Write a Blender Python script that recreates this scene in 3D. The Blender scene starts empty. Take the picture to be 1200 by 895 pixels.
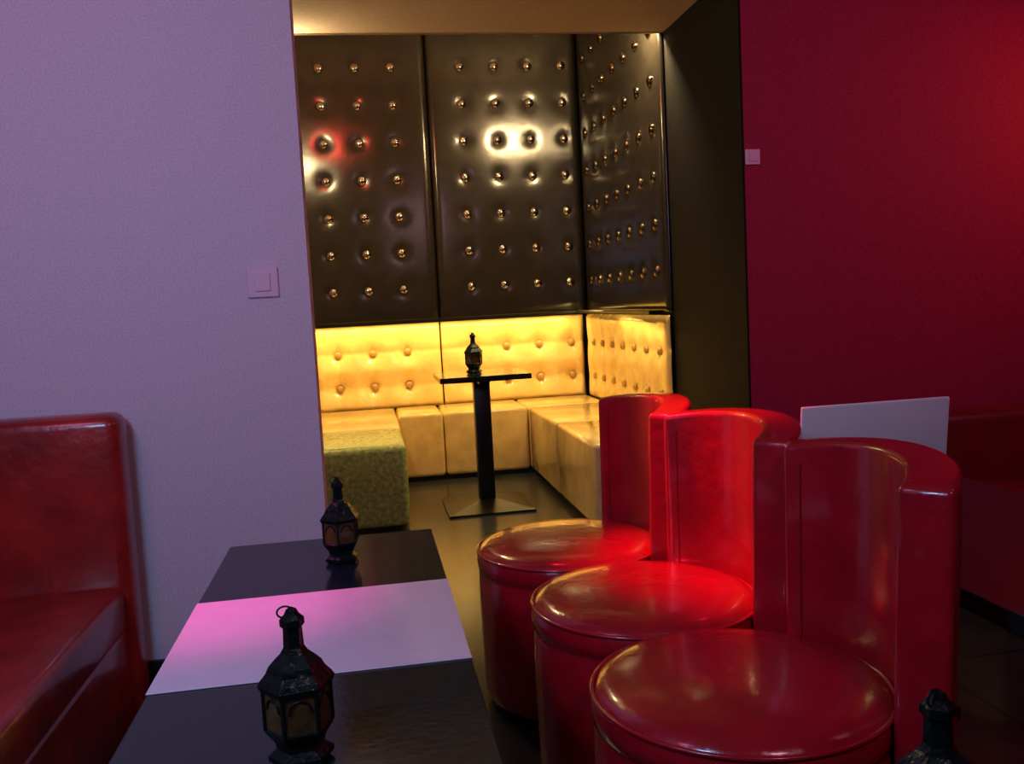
import bpy, bmesh, math, random
from mathutils import Vector, Matrix
random.seed(3)
scn = bpy.context.scene
scn.view_settings.view_transform = 'Standard'
scn.view_settings.look = 'None'

# ------------------------------------------------------------ materials
def mat(name, col, rough=0.5, metal=0.0, var=0.0, vscale=8.0, bump=0.0, bscale=60.0,
        coat=0.0, spec=0.5, emit=None, estr=0.0, trans=0.0, alpha=1.0):
    m = bpy.data.materials.new(name); m.use_nodes = True
    nt = m.node_tree; b = nt.nodes['Principled BSDF']
    b.inputs['Base Color'].default_value = (*col, 1)
    b.inputs['Roughness'].default_value = rough
    b.inputs['Metallic'].default_value = metal
    b.inputs['Coat Weight'].default_value = coat
    b.inputs['Coat Roughness'].default_value = 0.10
    b.inputs['Specular IOR Level'].default_value = spec
    b.inputs['Transmission Weight'].default_value = trans
    if emit:
        b.inputs['Emission Color'].default_value = (*emit, 1)
        b.inputs['Emission Strength'].default_value = estr
    tc = nt.nodes.new('ShaderNodeTexCoord')
    if var > 0:
        n = nt.nodes.new('ShaderNodeTexNoise'); n.inputs['Scale'].default_value = vscale
        n.inputs['Detail'].default_value = 5
        r = nt.nodes.new('ShaderNodeValToRGB')
        r.color_ramp.elements[0].position = 0.3; r.color_ramp.elements[1].position = 0.7
        r.color_ramp.elements[0].color = (*[c*(1-var) for c in col], 1)
        r.color_ramp.elements[1].color = (*[min(1, c*(1+var)) for c in col], 1)
        nt.links.new(tc.outputs['Object'], n.inputs['Vector'])
        nt.links.new(n.outputs['Fac'], r.inputs['Fac'])
        nt.links.new(r.outputs['Color'], b.inputs['Base Color'])
    if bump > 0:
        n2 = nt.nodes.new('ShaderNodeTexNoise'); n2.inputs['Scale'].default_value = bscale
        n2.inputs['Detail'].default_value = 4
        bp = nt.nodes.new('ShaderNodeBump'); bp.inputs['Strength'].default_value = bump
        bp.inputs['Distance'].default_value = 0.01
        nt.links.new(tc.outputs['Object'], n2.inputs['Vector'])
        nt.links.new(n2.outputs['Fac'], bp.inputs['Height'])
        nt.links.new(bp.outputs['Normal'], b.inputs['Normal'])
    return m

M_white = mat('white_paint', (0.70, 0.68, 0.76), 0.75, var=0.12, vscale=170, bump=0.15, bscale=180)
M_red = mat('crimson_paint', (0.38, 0.009, 0.055), 0.7, var=0.3, vscale=140, bump=0.2, bscale=160)
M_darkwall = mat('black_brown_paint', (0.010, 0.009, 0.008), 0.7, var=0.2, vscale=60, bump=0.1, spec=0.12)
M_sidewall = mat('grey_paint', (0.25, 0.2, 0.25), 0.8, var=0.05)
M_ceil = mat('tan_ceiling', (0.44, 0.33, 0.26), 0.8, var=0.08, vscale=60)
M_vinyl = mat('red_vinyl', (0.46, 0.008, 0.022), 0.24, var=0.14, vscale=14, bump=0.22, bscale=30, coat=0.7)
M_vinyl_s = mat('red_vinyl_seam', (0.25, 0.006, 0.010), 0.35, var=0.1)
M_bench = mat('red_bench_vinyl', (0.34, 0.022, 0.016), 0.30, var=0.35, vscale=7, bump=0.3, bscale=20, coat=0.4)
M_sofa = mat('dark_red_sofa_vinyl', (0.17, 0.007, 0.010), 0.4, var=0.2, vscale=9, bump=0.12, bscale=30)
M_gold = mat('cream_vinyl', (0.84, 0.62, 0.22), 0.18, var=0.12, vscale=10, bump=0.22, bscale=30, coat=0.5)
M_goldpat_cool = mat('cream_vinyl_grain_cool_lit', (0.40, 0.54, 0.18), 0.24, var=0.4, vscale=45, bump=0.25, bscale=60)  # cool room light on the cream ottoman, put into the base as green
M_panel = mat('dark_leather', (0.022, 0.018, 0.014), 0.18, var=0.15, vscale=10, bump=0.05, bscale=25)
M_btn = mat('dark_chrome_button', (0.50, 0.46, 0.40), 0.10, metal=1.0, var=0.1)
M_btn_shade = mat('shaded_chrome_button', (0.16, 0.13, 0.09), 0.14, metal=1.0, var=0.1)  # shaded copy of the button metal, dimness of side panel in its colour
M_gbtn = mat('gold_button', (0.45, 0.28, 0.08), 0.2, var=0.1)
M_black = mat('black_laminate', (0.006, 0.020, 0.023), 0.15, var=0.2, vscale=20, bump=0.03)  # teal ambient cast put into the black base colour
M_metal = mat('black_metal', (0.02, 0.02, 0.02), 0.35, metal=0.6, var=0.2)
M_trim = mat('trim_metal', (0.5, 0.4, 0.25), 0.3, metal=0.9, var=0.1)
M_skirt = mat('black_skirting', (0.012, 0.014, 0.014), 0.4, var=0.2)
M_lant = mat('lantern_metal', (0.010, 0.024, 0.022), 0.25, metal=0.5, var=0.4, vscale=60, bump=0.3, bscale=90)
M_lglass = mat('amber_glass', (0.11, 0.055, 0.018), 0.1, var=0.5, vscale=50, coat=0.5)
M_bglass = mat('blue_glass', (0.01, 0.05, 0.22), 0.08, var=0.5, vscale=50, coat=0.5)
M_cloth = mat('white_runner', (0.90, 0.78, 0.90), 0.28, var=0.03, vscale=20)
M_plast = mat('white_plastic', (0.80, 0.60, 0.72), 0.4, var=0.04)
M_lap = mat('laptop_shell', (0.78, 0.90, 0.94), 0.35, var=0.03)
M_bulb = mat('warm_bulb', (1, .8, .4), 0.4, emit=(1.0, 0.74, 0.36), estr=1200, var=0.01)
M_bulbr = mat('red_bulb', (1, .1, .1), 0.4, emit=(1.0, 0.04, 0.03), estr=500, var=0.01)

M_floor = bpy.data.materials.new('dark_tiles'); M_floor.use_nodes = True
nt = M_floor.node_tree; b = nt.nodes['Principled BSDF']
tc = nt.nodes.new('ShaderNodeTexCoord'); br = nt.nodes.new('ShaderNodeTexBrick')
br.offset = 0.0; br.inputs['Scale'].default_value = 1.0
br.inputs['Brick Width'].default_value = 0.4; br.inputs['Row Height'].default_value = 0.4
br.inputs['Mortar Size'].default_value = 0.005
br.inputs['Color1'].default_value = (0.026, 0.036, 0.038, 1)
br.inputs['Color2'].default_value = (0.036, 0.042, 0.045, 1)
br.inputs['Mortar'].default_value = (0.010, 0.012, 0.012, 1)
nt.links.new(tc.outputs['Object'], br.inputs['Vector'])
nt.links.new(br.outputs['Color'], b.inputs['Base Color'])
b.inputs['Roughness'].default_value = 0.22

# ------------------------------------------------------------ helpers
def link(o, parent=None):
    scn.collection.objects.link(o)
    if parent: o.parent = parent
    return o
def group(name, loc=(0, 0, 0), rz=0):
    e = bpy.data.objects.new(name, None); e.location = loc; e.rotation_euler[2] = rz
    e.empty_display_size = 0.1
    return link(e)
def mesh_obj(name, bm, m, parent=None, smooth=True):
    bmesh.ops.recalc_face_normals(bm, faces=bm.faces)
    me = bpy.data.meshes.new(name); bm.to_mesh(me); bm.free()
    ms = m if isinstance(m, (list, tuple)) else [m]
    for x in ms: me.materials.append(x)
    if smooth:
        for p in me.polygons: p.use_smooth = True
    return link(bpy.data.objects.new(name, me), parent)
def box(name, x0, x1, y0, y1, z0, z1, m, parent=None, bev=0.0, seg=3):
    bm = bmesh.new()
    vs = [bm.verts.new((x, y, z)) for x in (x0, x1) for y in (y0, y1) for z in (z0, z1)]
    for f in ((0,1,3,2),(4,6,7,5),(0,4,5,1),(2,3,7,6),(0,2,6,4),(1,5,7,3)):
        bm.faces.new([vs[i] for i in f])
    if bev > 0:
        bmesh.ops.bevel(bm, geom=list(bm.edges), offset=bev, segments=seg, profile=0.5, affect='EDGES')
    return mesh_obj(name, bm, m, parent, smooth=bev > 0.004)
def puff(name, x0, x1, y0, y1, z0, z1, m, parent=None, bev=0.03, amt=0.008):
    return box(name, x0, x1, y0, y1, z0, z1, m, parent, bev, 4)
def lathe(name, prof, m, parent=None, seg=64, loc=(0, 0, 0), smooth=True, matidx=None, rot=0):
    bm = bmesh.new(); rings = []
    for r, z in prof:
        if r < 1e-6: rings.append([bm.verts.new((loc[0], loc[1], loc[2]+z))])
        else:
            rings.append([bm.verts.new((loc[0]+r*math.cos(rot+2*math.pi*i/seg), loc[1]+r*math.sin(rot+2*math.pi*i/seg), loc[2]+z)) for i in range(seg)])
    for k in range(len(rings)-1):
        a, c = rings[k], rings[k+1]
        for i in range(seg):
            j = (i+1) % seg
            if len(a) == 1 and len(c) == 1: continue
            if len(a) == 1: f = bm.faces.new((a[0], c[i], c[j]))
            elif len(c) == 1: f = bm.faces.new((a[i], a[j], c[0]))
            else: f = bm.faces.new((a[i], a[j], c[j], c[i]))
            if matidx and k in matidx: f.material_index = matidx[k]
    return mesh_obj(name, bm, m, parent, smooth)
def tube(name, pts, r, m, parent=None, cyclic=False):
    cu = bpy.data.curves.new(name, 'CURVE'); cu.dimensions = '3D'
    s = cu.splines.new('POLY'); s.points.add(len(pts)-1)
    for i, p in enumerate(pts): s.points[i].co = (*p, 1)
    s.use_cyclic_u = cyclic; cu.bevel_depth = r; cu.bevel_resolution = 3
    cu.materials.append(m)
    return link(bpy.data.objects.new(name, cu), parent)

def tufted(name, origin, U, V, N, w, h, thick, cols, rows, m_face, m_btn, depth, sig, br_, parent=None, step=0.02, puffy=0.0, pitch=0.245):
    O, U, V, N = Vector(origin), Vector(U), Vector(V), Vector(N)
    bm = bmesh.new(); nu = max(2, int(w/step)); nv = max(2, int(h/step)); G = []
    def hgt(u, v):
        d = 1e9
        for c in cols:
            if abs(c-u) > 0.25: continue
            for r in rows:
                if abs(r-v) > 0.25: continue
                d = min(d, math.hypot(c-u, r-v))
        z = -depth*math.exp(-(d/sig)**1.3) if d < 1 else 0
        if puffy and cols:
            z += puffy*(abs(math.sin(math.pi*(u-cols[0])/pitch))**0.6*0.5+abs(math.sin(math.pi*(v-rows[0])/pitch))**0.6*0.5-1)
        e = min(u, w-u, v, h-v)
        z -= 0.02*math.exp(-(e/0.012))
        return z
    for j in range(nv+1):
        G.append([])
        for i in range(nu+1):
            u, v = w*i/nu, h*j/nv
            G[-1].append(bm.verts.new(O+U*u+V*v+N*hgt(u, v)))
    for j in range(nv):
        for i in range(nu):
            bm.faces.new((G[j][i], G[j][i+1], G[j+1][i+1], G[j+1][i]))
    per = [G[0][i] for i in range(nu+1)]+[G[j][nu] for j in range(1, nv+1)]+[G[nv][i] for i in range(nu-1, -1, -1)]+[G[j][0] for j in range(nv-1, 0, -1)]
    back = []
    for v_ in per:
        p = v_.co.copy(); p -= N*((p-O).dot(N)+thick); back.append(bm.verts.new(p))
    n = len(per)
    for i in range(n):
        bm.faces.new((per[i], back[i], back[(i+1) % n], per[(i+1) % n]))
    bm.faces.new(back)
    o = mesh_obj(name, bm, m_face, parent)
    bm = bmesh.new(); R = Matrix((U, V, N)).transposed().to_4x4()
    for c in cols:
        for r in rows:
            p = O+U*c+V*r+N*(-depth+br_*0.25)
            bmesh.ops.create_uvsphere(bm, u_segments=16, v_segments=10, radius=br_,
                matrix=Matrix.Translation(p) @ R @ Matrix.Diagonal((1, 1, 0.6, 1)))
    mesh_obj('buttons', bm, m_btn, parent)
    return o

# ------------------------------------------------------------ room shell
BW = 6.50   # back wall
box('floor', -1.55, 4.15, -1.95, 6.65, -0.1, 0, M_floor)
box('ceiling', -1.55, 4.15, -1.95, 4.60, 2.51, 3.35, M_ceil)
box('ceiling_alcove', -1.55, 1.78, 4.60, 6.65, 3.20, 3.35, M_ceil)
box('trim_soffit', -1.40, 1.63, 4.60, 4.615, 2.505, 2.53, M_trim)
box('wall_left', -1.55, -1.40, -1.95, 6.65, 0, 3.2, M_sidewall)
box('wall_back', -1.40, 1.63, BW, 6.65, 0, 3.2, M_darkwall)
box('wall_alcove_right', 1.63, 1.64, 3.67, BW, 0, 3.2, M_darkwall)
box('wall_red', 1.64, 4.0, 3.67, 3.82, 0, 2.51, M_red)
box('wall_white', -1.40, -0.153, 2.70, 2.85, 0, 2.51, M_white)
box('wall_right', 4.0, 4.15, -1.95, 3.82, 0, 2.51, M_red)
box('wall_front', -1.40, 4.0, -1.95, -1.80, 0, 2.51, M_sidewall)
box('baseboard_white', -1.40, -0.153, 2.685, 2.70, 0, 0.16, M_skirt)
box('baseboard_red', 1.64, 4.0, 3.655, 3.67, 0, 0.12, M_skirt)

def plate(name, x, y, z, s):
    g = group(name, (x, y, z))
    box('cover', -s/2, s/2, -0.010, 0, -s/2, s/2, M_plast, g, 0.003, 2)
    box('rocker', -s*0.25, s*0.25, -0.015, -0.008, -s*0.3, s*0.3, M_plast, g, 0.002, 2)
    return g
plate('light_switch', -0.284, 2.70, 1.247, 0.088)
plate('light_switch', 1.675, 3.67, 1.714, 0.065)

# ------------------------------------------------------------ tufted wall panels
rows = [0.23+0.2555*i for i in range(8)]      # z 1.28..
PD, PS, PB = 0.013, 0.036, 0.033
g = group('tufted_wall_panel')
tufted('padding', (-0.70, 6.40, 1.05), (1,0,0), (0,0,1), (0,-1,0), 1.225, 2.10, 0.095,
       [0.91+0.077-0.245*k for k in (0,1,2,3)][::-1], rows, M_panel, M_btn, PD, PS, PB, g)
g = group('tufted_wall_panel')
tufted('padding', (0.535, 6.40, 1.05), (1,0,0), (0,0,1), (0,-1,0), 1.06, 2.10, 0.095,
       [0.233+0.242*k for k in range(4)], rows, M_panel, M_btn, PD, PS, PB, g)
g = group('tufted_wall_panel')
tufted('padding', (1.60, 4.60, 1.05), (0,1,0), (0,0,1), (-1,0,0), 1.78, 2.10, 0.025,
       [0.17+0.242*k for k in range(7)], rows, M_panel, M_btn_shade, PD, PS, PB, g)

# ------------------------------------------------------------ U-shaped cream bench
g = group('tufted_corner_bench')
brow = [0.16, 0.40]
tufted('back_pad', (-0.70, 6.42, 0.44), (1,0,0), (0,0,1), (0,-1,0), 1.225, 0.60, 0.07,
       [0.987-0.245*k for k in (0,1,2,3)][::-1], brow, M_gold, M_gbtn, 0.050, 0.075, 0.026, g, 0.015, 0.026)
tufted('back_pad', (0.535, 6.42, 0.44), (1,0,0), (0,0,1), (0,-1,0), 1.05, 0.60, 0.07,
       [0.233+0.242*k for k in range(4)], brow, M_gold, M_gbtn, 0.050, 0.075, 0.026, g, 0.015, 0.026)
tufted('side_pad', (1.585, 4.60, 0.44), (0,1,0), (0,0,1), (-1,0,0), 1.78, 0.60, 0.025,
       [0.17+0.242*k for k in range(7)], brow, M_gold, M_gbtn, 0.022, 0.060, 0.024, g, 0.015, 0.012)
for x0, x1 in ((0.175, 0.47), (0.475, 1.04)):
    puff('seat_back', x0, x1, 5.88, 6.40, 0.03, 0.45, M_gold, g, 0.025)
for y0, y1 in ((4.16, 5.0), (5.005, 5.87)):
    puff('seat_right', 1.045, 1.585, y0, y1, 0.03, 0.45, M_gold, g, 0.025)
puff('seat_corner', 1.045, 1.585, 5.875, 6.40, 0.03, 0.45, M_gold, g, 0.025)
puff('seat_left_back', -0.70, 0.17, 5.30, 6.40, 0.03, 0.45, M_gold, g, 0.025)
box('plinth', -0.65, 0.14, 5.34, 6.35, 0.0, 0.035, M_skirt, g)
box('plinth', 0.14, 1.55, 5.93, 6.35, 0.0, 0.035, M_skirt, g)
box('plinth', 1.09, 1.55, 4.20, 5.93, 0.0, 0.035, M_skirt, g)
g = group('square_ottoman')
puff('cushion', -0.50, 0.17, 4.62, 5.28, 0.02, 0.45, M_goldpat_cool, g, 0.035)
box('foot_base', -0.45, 0.12, 4.67, 5.23, 0.0, 0.025, M_skirt, g)

# ------------------------------------------------------------ lanterns
def lantern(x, y, z, s=1.0, rz=0.0, glass=None):
    g = group('moroccan_lantern', (x, y, z), rz); gl = glass or M_lglass
    P = [(0,0),(.034,0),(.040,.006),(.040,.012),(.029,.020),(.031,.028),(.040,.040),(.043,.046),
         (.040,.048),(.040,.094),(.045,.096),(.047,.102),(.043,.108),(.036,.116),(.032,.124),(.024,.132),(.017,.138),
         (.0125,.145),(.0115,.168),(.015,.172),(.015,.180),(.009,.186),(.006,.192),(0,.195)]
    P = [(r*s, q*s) for r, q in P]
    lathe('body', P, [M_lant, gl], g, seg=6, smooth=False, matidx={8: 1})
    for i in range(6):
        a = math.pi/3*i
        c, sn = math.cos(a)*.0405*s, math.sin(a)*.0405*s
        tube('frame_bar', [(c, sn, .046*s), (c, sn, .097*s)], .0028*s, M_lant, g)
        am = a+math.pi/6; rr = .0355*s
        pts = []
        for k in range(9):
            t = math.pi*k/8; w = .013*s*math.cos(t)
            pts.append((rr*math.cos(am)-w*math.sin(am), rr*math.sin(am)+w*math.cos(am), (.075+.014*math.sin(t))*s))
        tube('arch', pts, .0016*s, M_lant, g)
    tube('handle_ring', [(math.cos(t)*.009*s-.008*s, 0.0, .189*s+math.sin(t)*.007*s) for t in [2*math.pi*k/20 for k in range(20)]],
         .0012*s, M_lant, g, True)
    return g

# ------------------------------------------------------------ alcove pedestal table
g = group('pedestal_table', (0.625, 5.02, 0))
box('top', -0.25, 0.25, -0.25, 0.25, 0.735, 0.765, M_black, g, 0.004, 2)
box('bracket', -0.16, 0.16, -0.03, 0.03, 0.715, 0.736, M_metal, g)
box('bracket', -0.03, 0.03, -0.16, 0.16, 0.715, 0.736, M_metal, g)
box('post', -0.045, 0.045, -0.045, 0.045, 0.03, 0.72, M_metal, g, 0.006, 2)
bm = bmesh.new()
v = [bm.verts.new((sx*a, sy*a, z)) for a, z in ((0.24, 0), (0.24, 0.012), (0.05, 0.05)) for sx, sy in ((-1,-1),(1,-1),(1,1),(-1,1))]
bm.faces.new(v[0:4][::-1]); bm.faces.new(v[8:12])
for k in (0, 4):
    for i in range(4): bm.faces.new((v[k+i], v[k+(i+1) % 4], v[k+4+(i+1) % 4], v[k+4+i]))
mesh_obj('base', bm, M_metal, g, False)
lantern(0.59, 5.0, 0.766, 1.18, 0.2)

# ------------------------------------------------------------ foreground table
def low_table(name, x0, x1, y0, y1, z):
    g = group(name)
    box('top', x0, x1, y0, y1, z-0.035, z, M_black, g, 0.003, 2)
    xm = (x0+x1)/2
    for yy in (y0+(y1-y0)*0.2, y1-(y1-y0)*0.2):
        box('post', xm-.035, xm+.035, yy-.035, yy+.035, 0.015, z-0.03, M_metal, g, 0.004, 2)
        box('foot', xm-.18, xm+.18, yy-.18, yy+.18, 0, 0.018, M_metal, g, 0.004, 2)
        box('bracket', xm-.15, xm+.15, yy-.03, yy+.03, z-0.05, z-0.034, M_metal, g)
    return g
low_table('cocktail_table', -0.356, 0.131, 0.55, 2.206, 0.60)
g = group('table_runner')
box('cloth', -0.356, 0.131, 1.355, 1.772, 0.600, 0.6025, M_cloth, g, 0.0008, 1)
lantern(-0.112, 1.10, 0.60, 1.0, 0.15)
lantern(-0.083, 1.985, 0.60, 0.97, 0.4)

# near side table with lantern
g = group('round_side_table', (0.56, 0.60, 0))
lathe('top', [(0,.565),(.20,.565),(.205,.572),(.205,.595),(.20,.60),(0,.60)], M_black, g, 48, smooth=False)
lathe('pedestal', [(0,0),(.17,0),(.17,.012),(.05,.03),(.028,.05),(.028,.55),(.08,.565),(0,.565)], M_metal, g, 32)
lantern(0.473, 0.69, 0.60, 1.0, 0.5, M_bglass)

# right table with laptop
low_table('cocktail_table', 1.02, 1.62, 1.25, 2.52, 0.60)
g = group('laptop', (1.335, 2.24, 0.60))
box('base', -0.215, 0.215, -0.02, 0.25, 0.0, 0.018, M_lap, g, 0.006, 3)
lid = box('lid', -0.215, 0.215, -0.006, 0.006, 0.0, 0.225, M_lap, g, 0.005, 3)
lid.location = (0, -0.02, 0.012); lid.rotation_euler[0] = math.radians(6)

# ------------------------------------------------------------ red tub chairs
def tub_chair(x, y, rz, a1d=58):
    g = group('red_tub_chair', (x, y, 0), rz)
    R = 0.262
    prof = [(0,0.02),(R-.012,0.02),(R-.004,.03),(R,.06),(R+.002,.25),(R,.380),(R-.004,.390),(R+.002,.395),(R+.004,.415),(R+.001,.437),(R-.012,.454),
            (R-.035,.463),(R-.09,.470),(R-.17,.474),(0,.475)]
    lathe('seat', prof, M_vinyl, g, 72)
    lathe('base_ring', [(0,0),(R-.03,0),(R-.03,.022),(0,.022)], M_skirt, g, 40, smooth=False)
    tube('seat_piping', [((R+.001)*math.cos(t), (R+.001)*math.sin(t), .443) for t in [2*math.pi*k/72 for k in range(72)]], .0045, M_vinyl, g, True)
    a0, a1 = math.radians(-50), math.radians(a1d); n = 36
    ri, ro = R+.006, R+.092
    bm = bmesh.new(); S = []
    for k in range(n+1):
        t = a0+(a1-a0)*k/n; q = (k/n-.5)*2
        zt = .857-.022*q*q
        ring = []
        for r, z, l in ((ri,.02,0),(ri,.45,0),(ri,zt,1),(ro,zt,1),(ro,.45,0),(ro,.02,0)):
            rr = r+(0.012 if l else 0)
            ring.append(bm.verts.new((rr*math.cos(t), rr*math.sin(t), z)))
        S.append(ring)
    for k in range(n):
        for i in range(6):
            j = (i+1) % 6
            bm.faces.new((S[k][i], S[k][j], S[k+1][j], S[k+1][i]))
    bm.faces.new(S[0]); bm.faces.new(S[n][::-1])
    o = mesh_obj('backrest', bm, M_vinyl, g)
    bv = o.modifiers.new('bev', 'BEVEL'); bv.width = 0.040; bv.segments = 6; bv.limit_method = 'ANGLE'; bv.angle_limit = math.radians(35)
    for t in (a0, a1):
        s = 1 if t == a0 else -1
        for rr in (ri, ro):
            tt = t+s*0.13
            pts = [((rr+(0.012*max(0,(z-.45)/.4)))*math.cos(tt), (rr+(0.012*max(0,(z-.45)/.4)))*math.sin(tt), z) for z in (.06,.2,.45,.6,.7,.8)]
            tube('seam', pts, .0022, M_vinyl_s, g)
    return g
tub_chair(0.62, 1.48, math.radians(0), 46)
tub_chair(0.605, 1.99, math.radians(2), 57)
tub_chair(0.540, 2.50, math.radians(2), 52)

# ------------------------------------------------------------ left red bench
g = group('red_banquette')
box('plinth', -1.32, -0.75, 0.15, 2.62, 0.0, 0.06, M_skirt, g)
puff('seat_base', -1.33, -0.705, 0.12, 2.67, 0.05, 0.31, M_bench, g, 0.012)
puff('seat_cushion', -1.20, -0.70, 0.12, 1.33, 0.305, 0.425, M_bench, g, 0.022)
puff('seat_cushion', -1.20, -0.70, 1.335, 2.56, 0.305, 0.425, M_bench, g, 0.022)
puff('end_backrest', -1.385, -0.68, 2.56, 2.68, 0.05, 0.905, M_bench, g, 0.036)
puff('side_backrest', -1.385, -1.20, 0.12, 2.56, 0.05, 0.90, M_bench, g, 0.03)

# ------------------------------------------------------------ right dark red sofa
g = group('red_sofa')
box('plinth', 2.0, 3.35, 2.55, 3.15, 0.0, 0.06, M_skirt, g)
puff('seat_base', 1.97, 3.38, 2.52, 3.10, 0.05, 0.30, M_sofa, g, 0.015)
puff('seat_cushion', 1.97, 2.67, 2.50, 2.98, 0.295, 0.42, M_sofa, g, 0.03)
puff('seat_cushion', 2.675, 3.38, 2.50, 2.98, 0.295, 0.42, M_sofa, g, 0.03)
puff('backrest', 1.95, 3.40, 2.97, 3.14, 0.05, 0.66, M_sofa, g, 0.04)

# ------------------------------------------------------------ lamps
def spot_fixture(x, z, m, r=0.028):
    g = group('alcove_spotlight', (x, 4.615, z))
    box('bracket', -0.02, 0.02, 0.0, 0.02, -0.02, 0.06, M_metal, g, 0.003, 2)
    lathe('shade', [(0.012,0),(0.026,.02),(0.030,.05),(0.026,.05),(0.01,.02),(0.012,0)], M_metal, g, 20, loc=(0,.035,.03))
    bm = bmesh.new(); bmesh.ops.create_uvsphere(bm, u_segments=20, v_segments=12, radius=r, matrix=Matrix.Translation((0, .06, 0)))
    mesh_obj('bulb', bm, m, g)
spot_fixture(1.35, 2.60, M_bulb); spot_fixture(1.49, 2.60, M_bulb); spot_fixture(-0.41, 2.42, M_bulb)
spot_fixture(-0.17, 2.585, M_bulbr, 0.024)

def area(name, loc, tgt, sx, sy, e, col):
    l = bpy.data.lights.new(name, 'AREA'); l.shape = 'RECTANGLE'; l.size = sx; l.size_y = sy
    l.energy = e; l.color = col
    o = link(bpy.data.objects.new(name, l)); o.location = loc
    o.rotation_euler = (Vector(tgt)-Vector(loc)).to_track_quat('-Z', 'Y').to_euler()
    return o
def spot(name, loc, tgt, e, col, ang=60, blend=0.8, r=0.04):
    l = bpy.data.lights.new(name, 'SPOT'); l.energy = e; l.color = col; l.spot_size = math.radians(ang)
    l.spot_blend = blend; l.shadow_soft_size = r
    o = link(bpy.data.objects.new(name, l)); o.location = loc
    o.rotation_euler = (Vector(tgt)-Vector(loc)).to_track_quat('-Z', 'Y').to_euler()
    return o
GOLD = (1.0, 0.66, 0.20)
box('trim_led_back', -0.69, 1.56, 6.30, 6.385, 1.052, 1.068, M_metal)
box('trim_led_side', 1.50, 1.585, 4.62, 6.28, 1.052, 1.068, M_metal)
area('led_strip_back', (0.45, 6.325, 1.049), (0.45, 6.36, 0.6), 2.1, 0.03, 11, GOLD)
area('led_strip_side', (1.52, 5.45, 1.049), (1.56, 5.45, 0.6), 1.6, 0.03, 4, GOLD).rotation_euler = (0, math.radians(-5), math.radians(90))
spot('alcove_down', (0.7, 5.5, 3.15), (0.75, 5.9, 0.3), 55, (1.0, 0.62, 0.18), 95)
spot('alcove_down', (0.0, 5.5, 3.15), (0.0, 5.7, 0.3), 24, (1.0, 0.64, 0.20), 90)
# lounge
area('wall_wash_blue', (-0.82, 0.3, 1.9), (-0.50, 2.7, 0.70), 0.35, 0.3, 13, (0.34, 0.56, 1.0))
area('wall_wash_pink', (-1.1, 0.9, 2.4), (-1.15, 2.7, 1.9), 0.4, 0.3, 6, (1.0, 0.26, 0.58))
spot('table_pink', (-0.9, 2.1, 2.45), (-0.33, 1.80, 0.6), 130, (1.0, 0.05, 0.40), 22, 1.0)
spot('chair_red', (0.30, 2.75, 2.45), (0.82, 2.22, 0.72), 400, (1.0, 0.010, 0.06), 26, 1.0)
area('room_fill', (0.9, -0.3, 2.45), (0.9, 1.6, 0.4), 0.35, 0.25, 6, (1.0, 0.52, 0.68))
spot('red_wall_glow', (3.3, 3.0, 1.95), (2.9, 3.67, 1.75), 8, (1.0, 0.14, 0.03), 120)
area('red_wall_fill', (2.5, 1.5, 2.4), (2.5, 3.67, 1.7), 0.6, 0.3, 7.5, (1.0, 0.25, 0.60))
area('soffit_bounce_fill', (0.6, 1.2, 1.9), (0.6, 3.9, 2.51), 0.5, 0.2, 0.5, (1.0, 0.75, 0.55))  # added bounce fill to brighten the soffit, no fixture there

w = bpy.data.worlds.new('world'); scn.world = w; w.use_nodes = True
w.node_tree.nodes['Background'].inputs[0].default_value = (0.02, 0.02, 0.03, 1)
w.node_tree.nodes['Background'].inputs[1].default_value = 1

# ------------------------------------------------------------ camera
yaw, pit, rol = math.radians(9.1), math.radians(5.05), math.radians(3.0)
F = Vector((math.sin(yaw)*math.cos(pit), math.cos(yaw)*math.cos(pit), -math.sin(pit)))
R0 = Vector((math.cos(yaw), -math.sin(yaw), 0)); U0 = R0.cross(F)
R = R0*math.cos(rol)-U0*math.sin(rol); U = U0*math.cos(rol)+R0*math.sin(rol)
cam = bpy.data.cameras.new('camera'); co = link(bpy.data.objects.new('camera', cam))
Mx = Matrix((R, U, -F)).transposed().to_4x4(); Mx.translation = (0, 0, 1.15)
co.matrix_world = Mx
cam.sensor_width = 36; cam.lens = 31.5; cam.clip_start = 0.02
scn.camera = co
